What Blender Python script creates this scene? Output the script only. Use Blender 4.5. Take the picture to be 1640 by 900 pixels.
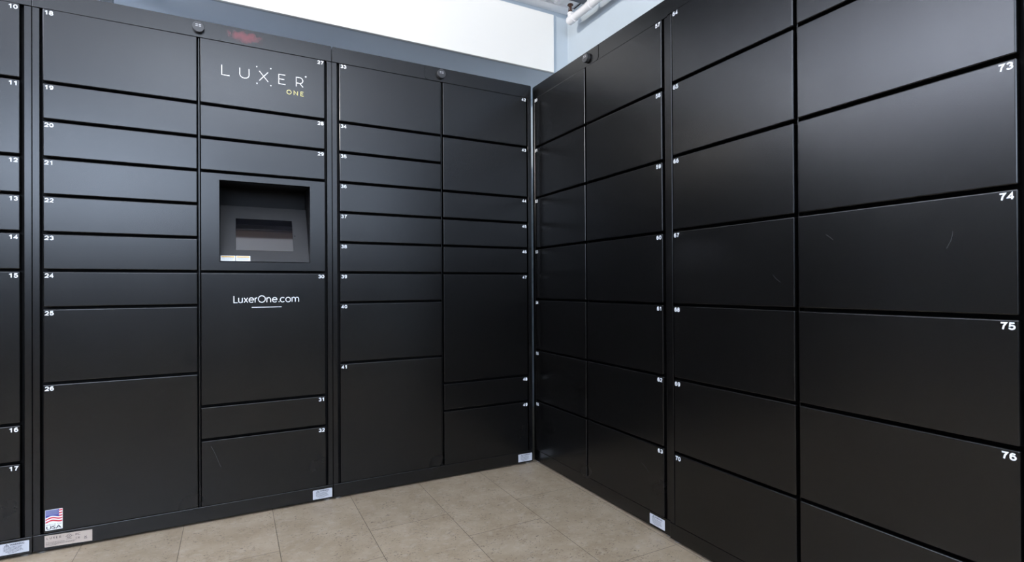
import bpy, bmesh, math, random
from mathutils import Matrix, Vector
random.seed(7)
SC = bpy.context.scene
COL = SC.collection
for o in list(bpy.data.objects): bpy.data.objects.remove(o)

# ------------------------------------------------------------------ camera
CAM = Vector((-1.38320, -2.35971, 0.89895))
FPX, PITCH, ROLL, YAW, SY = 847.161, 0.003935, -0.005237, 0.485938, 4.8968
fw = Vector((math.sin(YAW)*math.cos(PITCH), math.cos(YAW)*math.cos(PITCH), math.sin(PITCH)))
r0 = Vector((math.cos(YAW), -math.sin(YAW), 0)); u0 = r0.cross(fw)
rr = r0*math.cos(ROLL)+u0*math.sin(ROLL); uu = -r0*math.sin(ROLL)+u0*math.cos(ROLL)
cd = bpy.data.cameras.new('camera'); cam = bpy.data.objects.new('camera', cd); COL.objects.link(cam)
cd.sensor_width = 36; cd.sensor_fit = 'HORIZONTAL'; cd.lens = FPX/1640*36; cd.shift_y = SY/1640
cd.clip_start = 0.02
M = Matrix((rr, uu, -fw)).transposed().to_4x4(); M.translation = CAM
cam.matrix_world = M
SC.camera = cam

# ------------------------------------------------------------------ light
SC.view_settings.view_transform = 'Standard'
SC.view_settings.look = 'None'
SC.view_settings.exposure = -0.08
SC.view_settings.gamma = 1
SC.view_settings.use_curve_mapping = False
w = bpy.data.worlds.new('world'); SC.world = w; w.use_nodes = True
w.node_tree.nodes['Background'].inputs[0].default_value = (0.75, 0.85, 1, 1)
w.node_tree.nodes['Background'].inputs[1].default_value = 0.15

def area(name, loc, aim, sx, sy, power, col):
    l = bpy.data.lights.new(name, 'AREA'); l.shape = 'RECTANGLE'; l.size = sx; l.size_y = sy
    l.energy = power; l.color = col
    o = bpy.data.objects.new(name, l); COL.objects.link(o); o.location = loc
    o.rotation_euler = (Vector(aim)-Vector(loc)).to_track_quat('-Z', 'Y').to_euler()
    return o
CEIL = 2.72
# flash bounced off the ceiling above and behind the camera, daylight from a window behind
area('bounce_light_left', (-3.65, -0.65, 1.95), (-3.65, -0.65, 3), 1.2, 1.2, 285, (0.76, 0.84, 1))
area('bounce_light_behind', (-1.4, -3.1, 1.95), (-1.4, -3.1, 3), 1.2, 1.2, 148, (0.78, 0.87, 1))
area('window_light_left', (-2.9, -4.9, 2.13), (-2.9, 0, 2.13), 2.4, 1.14, 116, (0.66, 0.79, 1))
area('window_light_right', (-.55, -4.9, 2.10), (-.55, 0, 2.10), 2.2, 1.2, 40, (0.66, 0.79, 1))

# ------------------------------------------------------------------ materials
def mat(name, base, rough=0.5, spec=0.5, metal=0, bump=None, rvar=0, smudge=0, emit=None):
    m = bpy.data.materials.new(name); m.use_nodes = True
    nt = m.node_tree; b = nt.nodes['Principled BSDF']
    b.inputs['Base Color'].default_value = (*base, 1)
    b.inputs['Roughness'].default_value = rough
    b.inputs['Specular IOR Level'].default_value = spec
    b.inputs['Metallic'].default_value = metal
    tc = nt.nodes.new('ShaderNodeTexCoord')
    if bump:
        n = nt.nodes.new('ShaderNodeTexNoise'); n.inputs['Scale'].default_value = bump[0]; n.inputs['Detail'].default_value = 3
        bp = nt.nodes.new('ShaderNodeBump'); bp.inputs['Strength'].default_value = bump[1]; bp.inputs['Distance'].default_value = bump[2]
        nt.links.new(tc.outputs['Object'], n.inputs['Vector'])
        nt.links.new(n.outputs['Fac'], bp.inputs['Height']); nt.links.new(bp.outputs[0], b.inputs['Normal'])
    if rvar:
        n = nt.nodes.new('ShaderNodeTexNoise'); n.inputs['Scale'].default_value = 3.5; n.inputs['Detail'].default_value = 6
        mr = nt.nodes.new('ShaderNodeMapRange'); mr.inputs[1].default_value = .3; mr.inputs[2].default_value = .7
        mr.inputs[3].default_value = rough-rvar; mr.inputs[4].default_value = rough+rvar
        nt.links.new(tc.outputs['Object'], n.inputs['Vector'])
        nt.links.new(n.outputs['Fac'], mr.inputs[0]); nt.links.new(mr.outputs[0], b.inputs['Roughness'])
    if smudge:
        n = nt.nodes.new('ShaderNodeTexNoise'); n.inputs['Scale'].default_value = 7; n.inputs['Detail'].default_value = 8; n.inputs['Roughness'].default_value = .65
        mr = nt.nodes.new('ShaderNodeMapRange'); mr.inputs[1].default_value = .58; mr.inputs[2].default_value = .78
        mx = nt.nodes.new('ShaderNodeMix'); mx.data_type = 'RGBA'
        mx.inputs['A'].default_value = (*base, 1); mx.inputs['B'].default_value = (*[c+smudge for c in base], 1)
        nt.links.new(tc.outputs['Object'], n.inputs['Vector'])
        nt.links.new(n.outputs['Fac'], mr.inputs[0]); nt.links.new(mr.outputs[0], mx.inputs['Factor'])
        nt.links.new(mx.outputs['Result'], b.inputs['Base Color'])
    if emit:
        b.inputs['Emission Color'].default_value = (*emit[0], 1); b.inputs['Emission Strength'].default_value = emit[1]
    return m
BLACK = (0.0022, 0.0020, 0.0020)
MBLK = mat('black_powder_coat', BLACK, 0.262, 0.49, bump=(900, .08, .0004), rvar=.012, smudge=.0008)
MINS = mat('black_recess', (0.003, 0.003, 0.0035), 0.6, 0.2)
MPAN = mat('kiosk_grey_panel', (0.030, 0.029, 0.029), 0.45, 0.5, bump=(1200, .1, .0004))
MWHT = mat('white_vinyl', (0.86, 0.87, 0.90), 0.5, 0.3)
MYEL = mat('yellow_vinyl', (0.80, 0.72, 0.28), 0.5, 0.3)
MLBL = mat('white_label_paper', (0.55, 0.56, 0.60), 0.5, 0.3)
MKLB = mat('glossy_white_label', (0.85, 0.85, 0.84), 0.5, 0.3)
MSIL = mat('aged_silver_label', (0.50, 0.42, 0.36), 0.45, 0.4)
MINK = mat('black_ink', (0.02, 0.02, 0.035), 0.6, 0.2)
MGRY = mat('grey_ink', (0.20, 0.19, 0.22), 0.6, 0.2)
MAMB = mat('amber_ink', (0.80, 0.48, 0.06), 0.6, 0.2)
MRED = mat('flag_red', (0.62, 0.05, 0.07), 0.5, 0.3)
MBLU = mat('flag_blue', (0.05, 0.06, 0.28), 0.5, 0.3)
MLOC = mat('lock_black', (0.03, 0.03, 0.032), 0.35, 0.5)
MLKT = mat('lock_marks', (0.34, 0.34, 0.36), 0.4, 0.5)
MSCR = mat('screen_glass', (0.006, 0.006, 0.008), 0.04, 0.5)
MSCR.node_tree.nodes['Principled BSDF'].inputs['IOR'].default_value = 2.5
MFEET = mat('zinc_foot', (0.35, 0.35, 0.35), 0.35, 0.5, metal=.8)
MPIPE = mat('white_pipe_paint', (0.78, 0.76, 0.76), 0.35, 0.5)
MBRS = mat('tarnished_bronze', (0.11, 0.055, 0.035), 0.45, 0.5, metal=.5)
MWALLW = mat('white_wall_paint', (0.86, 0.83, 0.78), 0.7, 0.3, bump=(160, .1, .001))
MWALLB = mat('pale_blue_wall_paint', (0.50, 0.555, 0.60), 0.65, 0.3, bump=(160, .1, .001))
MUNDER = mat('soffit_underside_lightened', (0.80, 0.86, 0.93), 0.7, 0.3)  # wall paint lightened on the underside to stand in for bounced light
MCEIL = mat('white_ceiling_paint', (0.88, 0.88, 0.90), 0.7, 0.3)
MSLAB = mat('dark_slab_grey', (0.09, 0.10, 0.12), 0.5, 0.5)
MWOOD = mat('added_brown_beam', (0.16, 0.11, 0.09), 0.6, 0.4)
MBOX = mat('grey_box', (0.4, 0.42, 0.46), 0.5, 0.4)
MDARK = mat('far_wall_paint', (0.09, 0.088, 0.085), 0.8, 0.2)

# header with the rubbed red spray mark (a stain of its own shape)
MRHD = mat('black_powder_coat_red_mark', BLACK, 0.262, 0.49, bump=(900, .08, .0004))
nt = MRHD.node_tree; b = nt.nodes['Principled BSDF']
tc = nt.nodes.new('ShaderNodeTexCoord')
def V(*a):
    n = nt.nodes.new('ShaderNodeVectorMath'); n.operation = a[0]; return n
sub = V('SUBTRACT'); sub.inputs[1].default_value = (0.6505, 0, 1.8985)
mul = V('MULTIPLY'); mul.inputs[1].default_value = (1/0.058, 0, 1/0.021)
ns = nt.nodes.new('ShaderNodeTexNoise'); ns.inputs['Scale'].default_value = 45; ns.inputs['Detail'].default_value = 3
ln = V('LENGTH')
nt.links.new(tc.outputs['Object'], sub.inputs[0]); nt.links.new(sub.outputs[0], mul.inputs[0]); nt.links.new(mul.outputs[0], ln.inputs[0])
nt.links.new(tc.outputs['Object'], ns.inputs['Vector'])
ad = nt.nodes.new('ShaderNodeMath'); ad.operation = 'MULTIPLY_ADD'; ad.inputs[1].default_value = 1.5
nt.links.new(ns.outputs['Fac'], ad.inputs[0]); nt.links.new(ln.outputs['Value'], ad.inputs[2])
mr = nt.nodes.new('ShaderNodeMapRange'); mr.inputs[1].default_value = 1.95; mr.inputs[2].default_value = 1.15
mr.inputs[3].default_value = 0; mr.inputs[4].default_value = .6
nt.links.new(ad.outputs[0], mr.inputs[0])
mx = nt.nodes.new('ShaderNodeMix'); mx.data_type = 'RGBA'
mx.inputs['A'].default_value = (*BLACK, 1); mx.inputs['B'].default_value = (0.16, 0.02, 0.028, 1)
nt.links.new(mr.outputs[0], mx.inputs['Factor']); nt.links.new(mx.outputs['Result'], b.inputs['Base Color'])

# floor: stone-look vinyl tiles, 12 x 24 in
def floor_mat():
    m = bpy.data.materials.new('travertine_vinyl_tile'); m.use_nodes = True; nt = m.node_tree; b = nt.nodes['Principled BSDF']
    L = nt.links.new; N = nt.nodes.new
    tc = N('ShaderNodeTexCoord'); sp = N('ShaderNodeSeparateXYZ'); cb = N('ShaderNodeCombineXYZ')
    L(tc.outputs['Object'], sp.inputs[0])
    ax = N('ShaderNodeMath'); ax.operation = 'ADD'; ax.inputs[1].default_value = TX
    ay = N('ShaderNodeMath'); ay.operation = 'ADD'; ay.inputs[1].default_value = TY
    L(sp.outputs['X'], ax.inputs[0]); L(sp.outputs['Y'], ay.inputs[0])
    L(ay.outputs[0], cb.inputs['X']); L(ax.outputs[0], cb.inputs['Y'])
    br = N('ShaderNodeTexBrick'); br.offset = 0.34; br.offset_frequency = 2; br.squash = 1
    br.inputs['Scale'].default_value = 1; br.inputs['Brick Width'].default_value = TL; br.inputs['Row Height'].default_value = TW
    br.inputs['Mortar Size'].default_value = 0.0011; br.inputs['Mortar Smooth'].default_value = 0.2; br.inputs['Bias'].default_value = 0
    br.inputs['Color1'].default_value = (0.95, 0.95, 0.95, 1); br.inputs['Color2'].default_value = (1.03, 1.03, 1.03, 1)
    br.inputs['Mortar'].default_value = (0.22, 0.2, 0.18, 1)
    L(cb.outputs[0], br.inputs['Vector'])
    # soft clouds
    def noise(scale, detail, rough=.5, stretch=(1, 1, 1)):
        mp = N('ShaderNodeMapping'); mp.inputs['Scale'].default_value = stretch
        L(tc.outputs['Object'], mp.inputs[0])
        n = N('ShaderNodeTexNoise'); n.inputs['Scale'].default_value = scale; n.inputs['Detail'].default_value = detail; n.inputs['Roughness'].default_value = rough
        L(mp.outputs[0], n.inputs['Vector']); return n
    cl = noise(9, 6, .6); cr = N('ShaderNodeValToRGB')
    e = cr.color_ramp.elements; e[0].position = .3; e[0].color = (0.246, 0.187, 0.122, 1); e[1].position = .7; e[1].color = (0.34, 0.272, 0.194, 1)
    L(cl.outputs['Fac'], cr.inputs[0])
    def mixm(a, fac, col):
        k = N('ShaderNodeMix'); k.data_type = 'RGBA'; L(fac, k.inputs['Factor']); L(a, k.inputs['A']); k.inputs['B'].default_value = (*col, 1); return k.outputs['Result']
    def rng(src, a, bb, lo=0, hi=1):
        k = N('ShaderNodeMapRange'); k.inputs[1].default_value = a; k.inputs[2].default_value = bb; k.inputs[3].default_value = lo; k.inputs[4].default_value = hi
        L(src, k.inputs[0]); return k.outputs[0]
    c = cr.outputs[0]
    s1 = noise(105, 4, .68, (1, 1.7, 1)); msk = noise(14, 3, .6)
    mm = N('ShaderNodeMath'); mm.operation = 'MULTIPLY'
    L(rng(s1.outputs['Fac'], .59, .635), mm.inputs[0]); L(rng(msk.outputs['Fac'], .42, .6, .05, 1), mm.inputs[1])
    c = mixm(c, mm.outputs[0], (0.035, 0.025, 0.018))
    s2 = noise(60, 4, .7, (1, 1.5, 1))
    c = mixm(c, rng(s2.outputs['Fac'], .62, .67, 0, .9), (0.10, 0.072, 0.052))
    s3 = noise(45, 2, .5, (1, 1.3, 1))
    c = mixm(c, rng(s3.outputs['Fac'], .54, .7, 0, .32), (0.40, 0.345, 0.28))
    mu = N('ShaderNodeMix'); mu.data_type = 'RGBA'; mu.blend_type = 'MULTIPLY'; mu.inputs['Factor'].default_value = 1
    L(c, mu.inputs['A']); L(br.outputs['Color'], mu.inputs['B']); L(mu.outputs['Result'], b.inputs['Base Color'])
    b.inputs['Roughness'].default_value = .28; b.inputs['Specular IOR Level'].default_value = .3
    bp = N('ShaderNodeBump'); bp.inputs['Strength'].default_value = .4; bp.inputs['Distance'].default_value = .001; bp.invert = True
    L(br.outputs['Fac'], bp.inputs['Height']); L(bp.outputs[0], b.inputs['Normal'])
    return m
ZF = -0.008
TW = 0.3075; TL = 0.615
# seams of the tiles run at X = -0.012 + n*TW ; row parity checked against the photo
TX = 0.012 + TW*20; TY = 0.372 + TL*10
MFLOOR = floor_mat()

# ------------------------------------------------------------------ mesh helpers
def box(bm, x0, x1, y0, y1, z0, z1, bev=0, seg=2):
    vs = [bm.verts.new((x, y, z)) for x in (x0, x1) for y in (y0, y1) for z in (z0, z1)]
    a, b_, c, d, e, f, g, h = vs
    fs = [(a, b_, d, c), (e, g, h, f), (a, e, f, b_), (c, d, h, g), (a, c, g, e), (b_, f, h, d)]
    fa = [bm.faces.new(q) for q in fs]
    if bev:
        ed = {e_ for q in fa for e_ in q.edges}
        bmesh.ops.bevel(bm, geom=list(ed), offset=bev, segments=seg, profile=.5, affect='EDGES')
def cyl(bm, p, q, r, n=24, r2=None):
    p = Vector(p); q = Vector(q); d = (q-p)
    mt = Matrix.Translation((p+q)/2) @ d.to_track_quat('Z', 'Y').to_matrix().to_4x4()
    bmesh.ops.create_cone(bm, cap_ends=True, segments=n, radius1=r, radius2=r if r2 is None else r2, depth=d.length, matrix=mt)
def finish(name, bm, m, parent=None, smooth=False, loc=None):
    bmesh.ops.recalc_face_normals(bm, faces=bm.faces[:])
    me = bpy.data.meshes.new(name); bm.to_mesh(me); bm.free()
    for p in me.polygons: p.use_smooth = smooth
    if smooth: me.set_sharp_from_angle(angle=math.radians(35))
    me.materials.append(m)
    o = bpy.data.objects.new(name, me); COL.objects.link(o)
    if parent is not None: o.parent = parent
    if loc is not None: o.location = loc
    return o
def empty(name, loc, rz=0):
    o = bpy.data.objects.new(name, None); COL.objects.link(o); o.location = loc; o.rotation_euler = (0, 0, rz); o.empty_display_size = .1; return o
def tag(o, label, cat, group=None):
    o['label'] = label; o['category'] = cat
    if group: o['group'] = group
def struct(name, bm, m, smooth=False):
    o = finish(name, bm, m, smooth=smooth); o['kind'] = 'structure'; return o

# flat artwork: everything is laid in a local (x, z) plane facing -y, with a hair of thickness
def poly(bm, pts, y, th=.00025):
    f = [bm.verts.new((x, y, z)) for x, z in pts]; g = [bm.verts.new((x, y+th, z)) for x, z in pts]
    bm.faces.new(f); bm.faces.new(g[::-1])
    n = len(pts)
    for i in range(n): bm.faces.new((f[i], g[i], g[(i+1) % n], f[(i+1) % n]))
_k = [0]
def stroke(bm, pts, wd, y):
    """ribbon along a polyline, butt ends"""
    n = len(pts); L_ = []; R_ = []
    closed = pts[0] == pts[-1]
    for i in range(n):
        p = Vector(pts[i])
        a = Vector(pts[i-1]) if i > 0 else (Vector(pts[-2]) if closed else None)
        c = Vector(pts[i+1]) if i < n-1 else (Vector(pts[1]) if closed else None)
        d1 = (p-a).normalized() if a is not None else None
        d2 = (c-p).normalized() if c is not None else None
        if d1 is None: d1 = d2
        if d2 is None: d2 = d1
        t = (d1+d2).normalized(); nn = Vector((-t.y, t.x)); k = max(.5, nn.dot(Vector((-d1.y, d1.x))))
        L_.append(p+nn*wd/2/k); R_.append(p-nn*wd/2/k)
    for i in range(n-1):
        _k[0] = (_k[0]+1) % 40; poly(bm, [L_[i], R_[i], R_[i+1], L_[i+1]], y-_k[0]*1.0e-5)   # a hair apart so crossing strokes never share a plane
def arc(cx, cz, rx, rz, a0, a1, n=14):
    return [(cx+rx*math.cos(math.radians(a0+(a1-a0)*i/n)), cz+rz*math.sin(math.radians(a0+(a1-a0)*i/n))) for i in range(n+1)]
GL = {  # stroke glyphs on a unit em: cap height 1, x height .72
    'L': [[(0, 1), (0, 0), (.52, 0)]],
    'U': [[(0, 1), (0, .36)] + arc(.33, .36, .33, .36, 180, 360)[1:] + [(.66, 1)]],
    'X': [[(0, 1), (.66, 0)], [(.66, 1), (0, 0)]],
    'E': [[(.54, 1), (0, 1), (0, 0), (.56, 0)], [(0, .52), (.46, .52)]],
    'R': [[(0, 0), (0, 1), (.3, 1)] + arc(.3, .69, .27, .31, 90, -90)[1:] + [(0, .38)], [(.3, .38), (.58, 0)]],
    'O': [arc(.5, .5, .5, .5, 0, 359.9, 28) + [(1., .5)]],
    'N': [[(0, 0), (0, 1), (.72, 0), (.72, 1)]],
    'u': [[(0, .72), (0, .28)] + arc(.25, .28, .25, .28, 180, 360)[1:] + [(.5, .72)], [(.5, .3), (.5, 0)]],
    'x': [[(0, .72), (.52, 0)], [(.52, .72), (0, 0)]],
    'e': [[(.02, .38), (.66, .38)] + arc(.34, .36, .34, .36, 4, 318, 22)[1:]],
    'r': [[(0, 0), (0, .72)], [(0, .4)] + arc(.3, .4, .3, .31, 180, 90)[1:]],
    'n': [[(0, 0), (0, .72)], [(0, .42)] + arc(.27, .42, .27, .3, 180, 0)[1:] + [(.54, 0)]],
    'c': [arc(.34, .36, .34, .36, 45, 315, 22)],
    'o': [arc(.36, .36, .36, .36, 0, 359.9, 26) + [(.72, .36)]],
    'm': [[(0, 0), (0, .72)], [(0, .42)] + arc(.25, .42, .25, .3, 180, 0)[1:] + [(.5, 0)], [(.5, .42)] + arc(.75, .42, .25, .3, 180, 0)[1:] + [(1, 0)]],
}
DG = {  # digits on a unit box
    '0': [arc(.5, .5, .5, .5, 90, 449.9, 28) + [(.5, 1.)]],
    '1': [[(.62, -.09), (.62, 1.09)], [(.58, .90), (.10, .76)]],
    '2': [arc(.5, .68, .46, .32, 170, -35, 16) + [(.04, 0), (1.06, 0)]],
    '3': [arc(.5, .74, .42, .26, 165, -90, 14), arc(.5, .25, .48, .26, 90, -165, 16)],
    '4': [[(.72, -.09), (.72, 1.0), (.0, .27), (1.06, .27)]],
    '5': [[(.95, 1), (.2, 1), (.08, .5)] + arc(.48, .31, .50, .32, 140, -160, 18)],
    '6': [arc(.5, .31, .46, .31, 90, 449.9, 24) + [(.5, .62)], arc(.52, .50, .48, .50, 180, 45, 12)],
    '7': [[(.0, 1), (.98, 1), (.55, .5), (.38, -.09)]],
    '8': [arc(.5, .75, .40, .25, -90, 269.9, 22) + [(.5, .5)], arc(.5, .24, .49, .26, -90, 269.9, 24) + [(.5, -.02)]],
    '9': [arc(.5, .69, .46, .31, 90, 449.9, 24) + [(.5, 1)], arc(.48, .50, .48, .50, 0, -135, 12)],
}
def digit(bm, ch, x, z, w_, h_, wd, y):
    for st in DG[ch]: stroke(bm, [(x+wd/2+a*(w_-wd), z+wd/2+b_*(h_-wd)) for a, b_ in st], wd, y)
def glyph(bm, ch, x, z, sx, sz, wd, y):
    for s in GL[ch]: stroke(bm, [(x+a*sx, z+b_*sz) for a, b_ in s], wd, y)
def disc(bm, x, z, r, y, n=14): poly(bm, [(x+r*math.cos(2*math.pi*i/n), z+r*math.sin(2*math.pi*i/n)) for i in range(n)], y)

_tc = {}
def text_mesh(s, bold=0.0, spacing=1.0):
    """built-in font turned into a mesh, normalised to its own box"""
    k = (s, bold, spacing)
    if k in _tc: return _tc[k]
    cu = bpy.data.curves.new('t', 'FONT'); cu.body = s; cu.offset = bold; cu.extrude = 0; cu.resolution_u = 3; cu.space_character = spacing
    o = bpy.data.objects.new('t', cu); COL.objects.link(o)
    bpy.context.view_layer.update()
    dg = bpy.context.evaluated_depsgraph_get(); me = bpy.data.meshes.new_from_object(o.evaluated_get(dg))
    vs = [(v.co.x, v.co.y) for v in me.vertices]; fs = [tuple(p.vertices) for p in me.polygons]
    bpy.data.objects.remove(o); bpy.data.curves.remove(cu); bpy.data.meshes.remove(me)
    x0 = min(v[0] for v in vs); x1 = max(v[0] for v in vs); z0 = min(v[1] for v in vs); z1 = max(v[1] for v in vs)
    _tc[k] = (vs, fs, (x0, x1, z0, z1)); return _tc[k]
def text(bm, s, x0, x1, z0, z1, y, bold=0.0, spacing=1.0, zref=None):
    vs, fs, (a, b_, c, d) = text_mesh(s, bold, spacing)
    vv = [bm.verts.new((x0+(v[0]-a)/(b_-a)*(x1-x0), y, z0+(v[1]-c)/(d-c)*(z1-z0))) for v in vs]
    for f in fs:
        try: bm.faces.new([vv[i] for i in f])
        except ValueError: pass

# ------------------------------------------------------------------ room shell
XR, YB = 0.612, 0.600          # right and back wall planes
XL, YF = -5.2, -5.0
bm = bmesh.new(); box(bm, XL-.1, XR+.1, YF-.1, 1.3, ZF-.12, ZF); struct('floor', bm, MFLOOR)
YR = 1.20                      # back of the recess the lockers stand in
bm = bmesh.new(); box(bm, XR, XR+.1, YF-.1, YR, ZF, CEIL+.1); struct('wall_right', bm, MWALLB)
bm = bmesh.new(); box(bm, XL-.1, XR+.1, YR, YR+.1, ZF, 2.41); box(bm, XL-.1, XR, YB, YB+.015, 2.308, CEIL+.1)
struct('wall_back', bm, MWALLB)
bm = bmesh.new(); box(bm, XL-.1, XR, YB+.015, YR, 2.308, CEIL+.1); struct('trim_4', bm, MUNDER)
bm = bmesh.new(); box(bm, XL-.1, XL, YF, YR, ZF, CEIL+.1); struct('wall_left', bm, MDARK)
bm = bmesh.new(); box(bm, XL, XR, YF-.1, YF, ZF, CEIL+.1); struct('wall_front', bm, MDARK)
# ceiling of ribbed white decking, ribs running to the back wall
bm = bmesh.new()
box(bm, XL-.1, XR+.1, YF-.1, YB+.1, CEIL+.1, CEIL+.2)
prof = []; x = XL
while x < XR:
    prof += [(x, CEIL+.008), (x+.05, CEIL+.008), (x+.06, CEIL), (x+.09, CEIL)]; x += .1
prof = [(min(a, XR), b_) for a, b_ in prof] + [(XR, CEIL+.008)]
f0 = [bm.verts.new((a, YF, b_)) for a, b_ in prof]; f1 = [bm.verts.new((a, YB, b_)) for a, b_ in prof]
for i in range(len(prof)-1): bm.faces.new((f0[i], f0[i+1], f1[i+1], f1[i]))
struct('ceiling', bm, MCEIL)
# white board along the top of the back wall, white panel on its face
bm = bmesh.new(); box(bm, XL, XR, .52, YB, CEIL-.004, CEIL+.03, .002); struct('trim_1', bm, MCEIL)
bm = bmesh.new(); box(bm, XL, .4918, .582, YB-.0005, 2.3041, 2.6834, .002)
struct('trim_3', bm, MWALLW)

# ------------------------------------------------------------------ locker cabinets
HZ, MZ, TZ, BZ = 1.8643, 0.129676, 1.930, 0.0557
GAP = 0.009; PR = 0.006
def rounded_rect(x0, x1, z0, z1, r, corners=(1, 1, 1, 1), n=6):
    pts = []
    for k, (cx, cz, a) in enumerate(((x1, z0, -90), (x1, z1, 0), (x0, z1, 90), (x0, z0, 180))):
        if corners[k]:
            ox = cx-r if cx == x1 else cx+r; oz = cz+r if cz == z0 else cz-r
            pts += arc(ox, oz, r, r, a, a+90, n)
        else: pts.append((cx, cz))
    return pts
def add_number(door, n, side, x0, x1, ztop):
    bm = bmesh.new(); wdt = .0118; gap = .0012
    s = str(n); tw = len(s)*wdt+(len(s)-1)*gap
    xs = x0+.0045 if side == 'L' else x1-.0045-tw
    zt = ztop-.0055
    for i, ch in enumerate(s):
        a = xs+i*(wdt+gap)
        digit(bm, ch, a, zt-.0148, wdt, .0150, .0031, -PR-.0004)
    o = finish('door_number', bm, MWHT, door); o['label'] = 'white number %d' % n
def warning_sticker(parent, x0, x1, z0, z1, y):
    bm = bmesh.new(); poly(bm, rounded_rect(x0, x1, z0, z1, .002), y-.0003); st = finish('warning_sticker', bm, MLBL, parent)
    st['label'] = 'small white warning sticker with black print'
    return st
def sticker_print(st, x0, x1, z0, z1, y):
    W = x1-x0; Hh = z1-z0
    bm = bmesh.new()
    text(bm, 'WARNING', x0+W*.36, x0+W*.84, z1-Hh*.24, z1-Hh*.08, y-.0007, .02)
    tri = [(x0+W*.18, z1-Hh*.26), (x0+W*.26, z1-Hh*.07), (x0+W*.34, z1-Hh*.26), (x0+W*.18, z1-Hh*.26)]
    stroke(bm, tri, .0012, y-.0007); stroke(bm, [(x0+W*.26, z1-Hh*.13), (x0+W*.26, z1-Hh*.23)], .0012, y-.0007)
    rnd = random.Random(3)
    for k in range(6):
        z = z1-Hh*(.36+.1*k); a = x0+W*(.16+.1*rnd.random()*(k > 3)); e = x0+W*(.84-.12*rnd.random())
        if k == 5: e = x0+W*.6; a = x0+W*.3
        while a < e:
            l = min(e-a, .002+.005*rnd.random()); stroke(bm, [(a, z), (a+l, z)], .0011, y-.0007); a += l+.0012
    finish('printed_text', bm, MINK, st)

def cabinet(name_loc, rz, label, width, mid, left, right, header_mat=None, hole=None):
    """left / right: lists of (number or None/'kiosk', rows). local x runs left to right, front face at y=0"""
    D = .55
    root = empty('parcel_locker_cabinet', name_loc, rz)
    tag(root, label, 'locker cabinet', 'black parcel locker cabinets along the two walls')
    st = .0205
    # carcass: sides, top, bottom, back and the dark interior behind the doors
    bm = bmesh.new()
    box(bm, 0, .004, .03, D, .006, TZ-.001)
    box(bm, width-.004, width, .03, D, .006, TZ-.001)
    box(bm, .004, width-.004, .03, D, TZ-.004, TZ-.001)
    box(bm, .004, width-.004, .03, D, .006, .012)
    box(bm, .004, width-.004, D-.004, D, .012, TZ-.004)
    finish('carcass', bm, MBLK, root)
    bm = bmesh.new()
    if hole:
        a, e, c, f = hole
        box(bm, .004, a, .024, .03, .012, TZ-.004); box(bm, e, width-.004, .024, .03, .012, TZ-.004)
        box(bm, a, e, .024, .03, .012, c); box(bm, a, e, .024, .03, f, TZ-.004)
    else: box(bm, .004, width-.004, .024, .03, .012, TZ-.004)
    finish('inner_frame', bm, MINS, root)
    # vertical stiles, divider
    for s in (0, 1):
        bm = bmesh.new(); a = 0.0006 if s == 0 else width-st
        box(bm, a, a+st-.0006, 0, .024, BZ+.0012, HZ-.0012, .001, 1); finish('side_stile', bm, MBLK, root)
    bm = bmesh.new(); box(bm, mid-.0016, mid+.0016, .006, .024, BZ, HZ); finish('centre_divider', bm, MBLK, root)
    # header and kick plate
    bm = bmesh.new(); pts = rounded_rect(.0006, width-.0006, HZ, TZ, .005, (0, 1, 1, 0))
    poly(bm, pts, 0, .03)
    bmesh.ops.bevel(bm, geom=[e for e in bm.edges if all(v.co.y < .001 for v in e.verts)], offset=.0014, segments=2, profile=.5, affect='EDGES')
    hd = finish('header_panel', bm, header_mat or MBLK, root)
    bm = bmesh.new(); box(bm, .0006, width-.0006, -.0006, .024, 0.0, BZ, .0014, 2); finish('kick_plate', bm, MBLK, root)
    for fx in (.022, width-.022):
        for fy in (.022, D-.05):
            bm = bmesh.new(); cyl(bm, (fx, fy, ZF), (fx, fy, ZF+.004), .016); cyl(bm, (fx, fy, ZF+.004), (fx, fy, .008), .005, 12)
            finish('levelling_foot', bm, MFEET, root)
    # lock cover and round lock
    bm = bmesh.new(); cw = .077
    poly(bm, rounded_rect(width/2-cw, width/2+cw, HZ+.0006, TZ-.0012, .016, (1, 0, 0, 1)), -.0016, .0016)
    lc = finish('lock_cover', bm, MBLK, root)
    bm = bmesh.new(); cx = width/2; cz = 1.8985
    cyl(bm, (cx, -.0012, cz), (cx, -.015, cz), .0205, 40); cyl(bm, (cx, -.015, cz), (cx, -.0165, cz), .0205, 40, .0192)
    finish('round_lock', bm, MLOC, lc, smooth=True)
    bm = bmesh.new()
    for a in (-.0095, .0015):
        for h in (.0008, .0068): poly(bm, rounded_rect(cx+a, cx+a+.0080, cz+h-.0005, cz+h+.0027, .0008), -.0169)
    finish('lock_marking', bm, MLKT, lc)
    doors = {}
    for side, colm in (('L', left), ('R', right)):
        x0, x1 = (st+.0092, mid-.0055) if side == 'L' else (mid+.0055, width-st-.0092)
        k = 0
        for n, rows in colm:
            zt = HZ-k*MZ-(.0016 if k == 0 else 0); zb = HZ-(k+rows)*MZ+(GAP if k+rows < 14 else GAP+.001); k += rows
            if n == 'kiosk': doors[n] = (x0, x1, zb, zt); continue
            bm = bmesh.new(); box(bm, x0, x1, -PR, .016, zb, zt, .0032, 4)
            d = finish('locker_door', bm, MBLK, root)
            add_number(d, n, side, x0, x1, zt); doors[n] = (d, x0, x1, zb, zt)
    return root, doors

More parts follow.
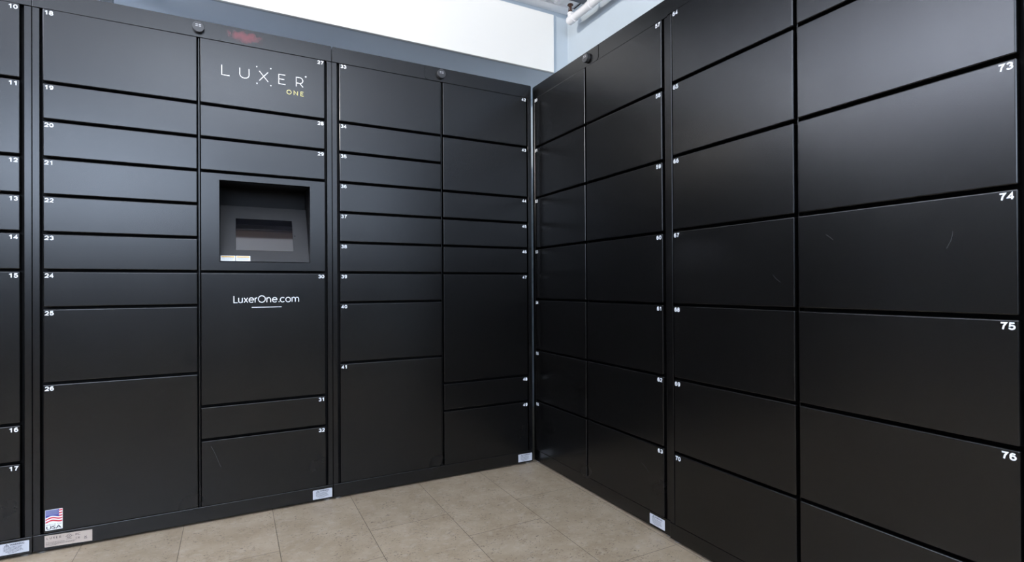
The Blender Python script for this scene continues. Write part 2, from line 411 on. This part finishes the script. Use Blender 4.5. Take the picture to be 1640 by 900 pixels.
PATA = [2, 1, 1, 1, 1, 1, 1, 2, 4]       # nine-door column
PATB = [2, 2, 1, 1, 1, 4, 1, 2]          # eight-door column
PATK = [2, 1, 1, 'k', 4, 1, 2]           # kiosk column
def colm(start, pat):
    out = []; n = start
    for p in pat:
        if p == 'k': out.append(('kiosk', 3))
        else: out.append((n, p)); n += 1
    return out
WU = 0.9830
XB = -1.9879; XC = -1.0047
ca, da = cabinet((XB-WU, 0, 0), 0, 'black parcel locker cabinet cut off by left edge, doors numbered 10 to 17',
                 WU, .4915, colm(1, PATA), colm(10, PATB))
cb_, db = cabinet((XB, 0, 0), 0, 'black parcel locker cabinet with recessed touchscreen, red smudge and flag sticker',
                  WU-.0005, .4915, colm(18, PATA), colm(27, PATK), MRHD, (-1.4310-XB, -1.0928-XB, .9970, 1.3230))
cc, dc = cabinet((XC, 0, 0), 0, 'black parcel locker cabinet beside the corner on the left wall, doors numbered 33 to 49',
                 XC*-1-.0205, .4955, colm(33, PATA), colm(42, PATB))
c7 = [2]*7
DX0 = .0205; DW = .950+DX0
cdd, dd = cabinet((0, DX0, 0), -math.pi/2, 'black parcel locker cabinet on the right wall in the corner, doors 50 to 63',
                  DW, DX0+.452, colm(50, c7), colm(57, c7))
ce, de = cabinet((-.0069, -.9505, 0), -math.pi/2, 'black parcel locker cabinet cut off by right edge, doors numbered 64 to 77',
                 .983, .4885, colm(64, c7), colm(71, c7))

# warning stickers on the kick plates
def wsticker(root, x0, x1, z0=.0065, z1=.0450):
    s = warning_sticker(root, x0, x1, z0, z1, -.0006); sticker_print(s, x0, x1, z0, z1, -.0006)
wsticker(ca, WU-.0865, WU-.0085, .0085, .0462)
wsticker(cb_, -1.088-XB, -1.0100-XB, .0055, .0438)
wsticker(cc, -.1064-XC, -.0262-XC, .0060, .0446)
wsticker(cdd, .8404+DX0, .9182+DX0, .0085, .0463)

# --- logo on door 27
def bx(x): return x-XB          # world X -> cabinet x
d27 = db[27][0]
Y = -PR-.0006
for ch, a, e in (('L', -1.4184, -1.3915), ('U', -1.3555, -1.3230), ('X', -1.2860, -1.2535), ('E', -1.2140, -1.1885), ('R', -1.1475, -1.1215)):
    wgl = {'L': .52, 'U': .66, 'X': .66, 'E': .56, 'R': .58}[ch]
    bm = bmesh.new(); glyph(bm, ch, bx(a), 1.7320, (e-a)/wgl, .0385, .0027, Y)
    lg = finish('logo_letter', bm, MWHT, d27); lg['label'] = 'thin white capital letter ' + ch
for px, pz, r_ in ((-1.2950, 1.7865, .0024), (-1.2437, 1.7875, .0024), (-1.2945, 1.7190, .0024), (-1.2437, 1.7183, .0024), (-1.1105, 1.7785, .003)):
    bm = bmesh.new(); disc(bm, bx(px), pz, r_, Y); lg = finish('logo_dot', bm, MWHT, d27); lg['label'] = 'small white dot beside the letters'
bm = bmesh.new()
glyph(bm, 'O', bx(-1.1835), 1.6955, .0165, .0165, .0020, Y)
glyph(bm, 'N', bx(-1.1560), 1.6955, .0190, .0165, .0020, Y)
glyph(bm, 'E', bx(-1.1300), 1.6955, .0190, .0165, .0020, Y)
lg = finish('logo_tagline', bm, MYEL, d27); lg['label'] = 'small pale yellow capital letters'
# --- web address on door 30
d30 = db[30][0]
bm = bmesh.new(); s = .0262; x = bx(-1.3790); z = .8392
adv = {'L': .66, 'u': .74, 'x': .70, 'e': .86, 'r': .46, 'O': 1.22, 'n': .80, '.': .30, 'c': .80, 'o': .94, 'm': 1.0}
lst = 'LuxerOne.com'; tot = sum(adv[c] for c in lst); k = (bx(-1.1413)-x)/(tot*s)
for c in lst:
    if c == '.': disc(bm, x+.003, z+.0015, .0019, Y)
    else: glyph(bm, c, x, z, s*k, s, .0031, Y)
    x += adv[c]*s*k
stroke(bm, [(bx(-1.3162), .8195), (bx(-1.2058), .8195)], .0024, Y)
o = finish('web_address', bm, MWHT, d30); o['label'] = 'white web address with a short line below'

# --- faint scratches in the paint of a few doors
MSCR2 = mat('scratched_paint', (0.035, 0.035, 0.038), 0.5, 0.4)
def scratch(door, pts, wd=.0010):
    bm = bmesh.new(); stroke(bm, pts, wd, -PR-.0002); o = finish('scratch', bm, MSCR2, door); o['label'] = 'faint grey scratch'
scratch(db[32][0], [(bx(-1.4586), .2857), (bx(-1.4500), .2680), (bx(-1.4419), .2469), (bx(-1.4340), .2240), (bx(-1.4251), .2006)], .0013)
ux = lambda u: u-.9505          # distance from the corner -> cabinet x
scratch(de[74][0], [(ux(1.7971), 1.0125), (ux(1.7962), 1.0030), (ux(1.7936), .9926), (ux(1.7856), .9756)])
scratch(de[74][0], [(ux(1.5224), 1.0287), (ux(1.5310), 1.0230), (ux(1.5402), 1.0142)])
scratch(de[67][0], [(ux(1.3682), .9277), (ux(1.3780), .9160), (ux(1.3915), .9060)], .0008)
scratch(dd[63][0], [(.8044+DX0, .2235), (.8250+DX0, .2130), (.8451+DX0, .1981)])

# --- kiosk
x0, x1, zb, zt = db['kiosk']
OX0, OX1, OZ0, OZ1 = bx(-1.4275), bx(-1.0963), 1.0005, 1.3195
bm = bmesh.new()
def ring(y, a, b_, c, d): return [bm.verts.new(p) for p in ((a, y, c), (b_, y, c), (b_, y, d), (a, y, d))]
bv = .0015
o0 = ring(.016, x0, x1, zb, zt); o1 = ring(-PR+bv, x0, x1, zb, zt); o2 = ring(-PR, x0+bv, x1-bv, zb+bv, zt-bv)
i2 = ring(-PR, OX0-.0008, OX1+.0008, OZ0-.0008, OZ1+.0008); i1 = ring(-PR+.0008, OX0, OX1, OZ0, OZ1); i0 = ring(.016, OX0, OX1, OZ0, OZ1)
rs = [o0, o1, o2, i2, i1, i0]
for a, b_ in zip(rs, rs[1:]+rs[:1]):
    for i in range(4): bm.faces.new((a[i], a[(i+1) % 4], b_[(i+1) % 4], b_[i]))
kp = finish('kiosk_panel', bm, MBLK, cb_); kp['label'] = 'black panel framing the recessed touchscreen'
# niche lining (sides and top) behind the opening; the inner frame sheet is pierced here by the lining box
PY0, PZ0, PY1, PZ1 = .0045, 1.003, .1386, 1.2406
bm = bmesh.new(); ND = .17
def slab(pts, th):
    f = [bm.verts.new(p) for p in pts]; bm.faces.new(f)
xa, xb = OX0, OX1
for xx in (xa, xb):
    a = xx-.003 if xx == xa else xx; box(bm, a, a+.003, .0165, ND, OZ0, OZ1)
box(bm, xa, xb, .0165, ND, OZ1, OZ1+.003)
box(bm, xa, xb, ND, ND+.003, PZ1-.02, OZ1+.003)
nl = finish('niche_lining', bm, MINS, kp)
# slanted panel
T_ = Vector((0, PY1-PY0, PZ1-PZ0)); SL = T_.length; T_.normalize(); Nn = Vector((0, -T_.z, T_.y))
def slant_obj(name, m, builder, lift, smooth=False):
    """builder draws in local (x, y-out, z-up-slope); object is tilted to lie on the slanted panel"""
    bm = bmesh.new(); builder(bm); o = finish(name, bm, m, kp, smooth)
    mt = Matrix(((1, 0, 0), (0, -Nn.y, T_.y), (0, -Nn.z, T_.z))).to_4x4()   # columns: x, -normal, slope
    mt.translation = Vector((0, PY0, PZ0))+Nn*lift
    o.matrix_local = mt; return o
slant_obj('slanted_panel', MPAN, lambda bm: box(bm, OX0+.0002, OX1-.0002, 0, .003, 0, SL), 0)
def onslope(y): return (y-PY0)/T_.y
s0, s1 = onslope(.033), onslope(.1074)
sx0, sx1 = bx(-1.3715), bx(-1.1560)
sc = slant_obj('touchscreen', MSCR, lambda bm: box(bm, sx0, sx1, 0, .003, s0-.006, s1, .0006, 1), .0012); sc['label'] = 'dark glossy touchscreen'
slant_obj('camera_hole', MINS, lambda bm: disc(bm, bx(-1.148), (s0+s1)/2-.003, .003, 0), .0006)
kl = []
for a, e in ((bx(-1.4245), bx(-1.3735)), (bx(-1.3715), bx(-1.3200))):
    z0_, z1_ = .0015, .0255
    s_ = slant_obj('caution_sticker', MKLB, lambda bm: poly(bm, rounded_rect(a, e, z0_, z1_, .001), 0), .0006)
    s_['label'] = 'white sticker with an amber band'
    slant_obj('amber_band', MAMB, lambda bm: poly(bm, [(a+.003, z1_-.0075), (e-.003, z1_-.0075), (e-.003, z1_-.0025), (a+.003, z1_-.0025)], 0), .0011)
    def pr(bm):
        disc(bm, a+.010, z1_-.005, .0022, 0, 3)
        text(bm, 'CAUTION', a+.015, e-.012, z1_-.0063, z1_-.0037, 0, .01)
        for q in range(4): stroke(bm, [(a+.005, z1_-.0105-.003*q), (e-.005-.004*(q == 3), z1_-.0105-.003*q)], .0006, 0)
    slant_obj('printed_text', MGRY, pr, .0016)

# --- flag sticker on door 26
d26 = db[26][0]
fx0, fx1, fz0, fz1 = bx(-1.9532), bx(-1.9062), .0683, .1385
bm = bmesh.new(); poly(bm, rounded_rect(fx0, fx1, fz0, fz1, .002), -PR-.0004)
fl = finish('flag_sticker', bm, MKLB, d26); fl['label'] = 'flag sticker reading USA'
def wav(t): return .0030*math.sin((t-.12)*2*math.pi)
W_ = fx1-fx0; fb = fz0+.027; sh = (fz1-.0015-fb)/9
bm = bmesh.new()
for k in range(9):
    if k % 2: continue
    for i in range(12):
        ta, tb = i/12, (i+1)/12
        def zc(t, off): return min(fz1-.0008, fb+off*sh+wav(t)+.0015*(t))
        if (k >= 4) and tb < .80: continue
        poly(bm, [(fx0+.001+(W_-.002)*ta, zc(ta, k)), (fx0+.001+(W_-.002)*tb, zc(tb, k)), (fx0+.001+(W_-.002)*tb, zc(tb, k+1)), (fx0+.001+(W_-.002)*ta, zc(ta, k+1))], -PR-.0007)
o = finish('flag_stripes', bm, MRED, d26)
bm = bmesh.new()
cpts = [(fx0+.001+(W_-.002)*t, zc(t, 3.9)) for t in [i/10*.80 for i in range(11)]] + [(fx0+.001+(W_-.002)*.80, fz1-.001), (fx0+.001, fz1-.001)]
poly(bm, cpts, -PR-.0008); finish('flag_canton', bm, MBLU, d26)
bm = bmesh.new()
for r_ in range(6):
    for c_ in range(9):
        tx = .05+c_*.082+(.04 if r_ % 2 else 0)
        if tx > .76: continue
        zz_ = fz1-.0028-r_*.0031+wav(tx)*.3
        if zz_ < zc(tx, 4.1): continue
        disc(bm, fx0+W_*tx, zz_, .0009, -PR-.0012, 5)
finish('flag_stars', bm, MWHT, d26)
bm = bmesh.new()
text(bm, 'USA', fx0+.003, fx1-.003, fz0+.003, fz0+.0145, -PR-.0008, .01)
text(bm, 'BUILT IN THE', fx0+.003, fx1-.003, fz0+.0175, fz0+.0205, -PR-.0008, 0)
finish('printed_text', bm, MINK, d26)
# --- serial label on the kick plate
lx0, lx1, lz0, lz1 = bx(-1.9560), bx(-1.8257), .0105, .0500
bm = bmesh.new()
# stuck on slightly askew
def sk(x, z): t = (x-lx0)/(lx1-lx0); return (x, z-.0050*t)
poly(bm, [sk(lx0, lz0), sk(lx1, lz0), sk(lx1, lz1), sk(lx0, lz1)], -.0012)
sl = finish('rating_label', bm, MSIL, cb_); sl['label'] = 'aged silver label with certification marks'
bm = bmesh.new(); yy = -.0016
for i, ch in enumerate('LUXER'):
    a = lx0+.006+i*.0085; aa, az = sk(a, lz1-.013); glyph(bm, ch, aa, az, .0065, .0065, .0009, yy)
a, az = sk(lx0+.0500, 0); disc(bm, a+.0, lz1-.0085-.0019, .0008, yy)
c0 = sk(lx0+.066, lz1-.011); stroke(bm, arc(c0[0], c0[1], .0062, .0062, 0, 359.9, 20)+[(c0[0]+.0062, c0[1])], .0010, yy)
text(bm, 'UL', c0[0]-.0033, c0[0]+.0033, c0[1]-.0026, c0[1]+.0026, yy)
text(bm, 'c', c0[0]-.0100, c0[0]-.0078, c0[1]-.0016, c0[1]+.0008, yy); text(bm, 'US', c0[0]+.0078, c0[0]+.0120, c0[1]-.0016, c0[1]+.0012, yy)
text(bm, 'LISTED', c0[0]-.0070, c0[0]+.0070, c0[1]-.0110, c0[1]-.0080, yy)
a, az = sk(lx0+.084, lz1-.0125); text(bm, 'FC', a, a+.0130, az, az+.0068, yy, .01)
a, az = sk(lx0+.084, lz1-.0250); text(bm, 'C', a, a+.0050, az, az+.0058, yy); text(bm, 'E', a+.0075, a+.0120, az, az+.0058, yy)
a, az = sk(lx0+.107, lz1-.0275); stroke(bm, [(a, az), (a+.009, az)], .0012, yy); stroke(bm, [(a+.001, az+.008), (a+.008, az+.002)], .0008, yy); stroke(bm, [(a+.008, az+.008), (a+.001, az+.002)], .0008, yy); stroke(bm, [(a+.002, az+.006), (a+.007, az+.006)], .0010, yy)
rnd = random.Random(5)
for q, (zq, e_) in enumerate(((-.0245, .050), (-.0285, .085), (-.0315, .080), (-.0350, .030))):
    a = .003
    while a < e_:
        l = .002+.004*rnd.random(); p, pz = sk(lx0+a, lz1+zq); p2, pz2 = sk(lx0+a+l, lz1+zq); stroke(bm, [(p, pz), (p2, pz2)], .0008, yy); a += l+.001
finish('printed_text', bm, MINK, sl)

# ------------------------------------------------------------------ sprinkler pipe by the right wall
PX, PZc, PR_ = .503, 2.572, .0235
PYe = .401
rt = empty('sprinkler_pipe', (PX, PYe, PZc)); tag(rt, 'white painted sprinkler pipe under the ceiling along the pale blue wall', 'pipe')
bm = bmesh.new(); cyl(bm, (0, 0, 0), (0, -4.6, 0), PR_, 28); finish('pipe', bm, MPIPE, rt, True)
bm = bmesh.new()
cyl(bm, (0, -.045, 0), (0, .002, 0), PR_+.0045, 28)
bmesh.ops.create_uvsphere(bm, u_segments=24, v_segments=14, radius=PR_+.0045, matrix=Matrix.Translation((0, .004, 0)))
cyl(bm, (0, .004, 0), (0, .004, .040), .0165, 24); cyl(bm, (0, .004, .034), (0, .004, .046), .0195, 24)
finish('elbow', bm, MPIPE, rt, True)
bm = bmesh.new()
cyl(bm, (0, .004, .046), (0, .004, .060), .0130, 6)
for sgn in (-1, 1):
    cyl(bm, (sgn*.0115, .004, .058), (sgn*.0095, .004, .082), .0026, 10); cyl(bm, (sgn*.0095, .004, .082), (0, .004, .090), .0028, 10)
cyl(bm, (0, .004, .060), (0, .004, .084), .0042, 12)
cyl(bm, (0, .004, .088), (0, .004, .094), .0060, 12); cyl(bm, (0, .004, .094), (0, .004, .099), .0190, 24, .0175)
finish('sprinkler_head', bm, MBRS, rt, True)
for yq in (-.20, -1.5, -3.0):
    bm = bmesh.new()
    cyl(bm, (0, yq-.013, 0), (0, yq+.013, 0), PR_+.003, 28)
    if yq > -1:      # first hanger is a rod from the dark slab, the others are brackets on the wall
        box(bm, -.012, .012, yq-.011, yq+.011, PR_, PR_+.012, .001, 1)
        cyl(bm, (0, yq, PR_), (0, yq, CEIL-.0345-PZc), .006, 12)
    else:
        cyl(bm, (PR_, yq, 0), (XR-PX-.004, yq, 0), .007, 12); cyl(bm, (XR-PX-.005, yq, 0), (XR-PX-.0005, yq, 0), .022, 20)
    finish('pipe_hanger', bm, MPIPE, rt, True)

# dark slab added for a ceiling opening and the touchscreen's dark reflection
rt = empty('dark_ceiling_slab', (-.48, -.13, CEIL-.05)); tag(rt, 'dark grey slab added on the ceiling for the touchscreen to mirror', 'added slab')
bm = bmesh.new(); box(bm, -1.2, 1.07, -.52, .52, .016, .048, .003); finish('slab_body', bm, MSLAB, rt)
for q in (-.8, 0, .6):
    bm = bmesh.new(); box(bm, q-.012, q+.012, -.525, .525, .011, .016, .001, 1); finish('slab_strip', bm, MSLAB, rt)
bm = bmesh.new(); box(bm, XL+.01, XR-.01, -.72, -.665, CEIL-.045, CEIL-.001, .002, 1)  # unseen beam, added for the brown band mirrored in the touchscreen
o = struct('trim_2', bm, MWOOD)
bm = bmesh.new(); box(bm, XL+.01, XR-.01, -.86, -.73, CEIL-.02, CEIL+.007, .002, 1)  # unseen board, added for the pale band mirrored in the touchscreen
struct('trim_5', bm, MCEIL)

# small grey box under the soffit
rt = empty('junction_box', (-1.888, .62, 2.308)); tag(rt, 'small grey junction box under the soffit above the left cabinets', 'junction box')
bm = bmesh.new(); box(bm, -.026, .026, -.026, .026, -.100, -.0005, .003); finish('box_body', bm, MBOX, rt)
bm = bmesh.new(); box(bm, -.028, .028, -.030, -.026, -.103, -.004, .001, 1); finish('box_cover', bm, MWHT, rt)

# unseen spotlight added to throw the pipe's shadow and brighten the corner
SPX = Vector((-4.30, -2.03, 2.615)); AIM = Vector((.35, .45, 2.38))
rt = empty('added_spotlight', SPX); tag(rt, 'small white unseen spotlight added to light the pipe and corner', 'added lamp')
dv = (AIM-SPX).normalized()
bm = bmesh.new(); cyl(bm, (0, 0, CEIL-SPX.z), (0, 0, CEIL-SPX.z-.02), .045, 28); cyl(bm, (0, 0, CEIL-SPX.z-.015), (0, 0, .03), .008, 12); finish('added_spot_base', bm, MPIPE, rt, True)
bm = bmesh.new(); cyl(bm, -dv*.10, dv*.0, .036, 28, .042); finish('added_spot_head', bm, MPIPE, rt, True)
l = bpy.data.lights.new('added_spot_light', 'SPOT'); l.energy = 720; l.shadow_soft_size = .03; l.color = (1, .95, .87); l.spot_size = math.radians(34); l.spot_blend = .6
o = bpy.data.objects.new('added_spot_light', l); COL.objects.link(o); o.parent = rt; o.location = dv*.03
o.rotation_euler = dv.to_track_quat('-Z', 'Y').to_euler()
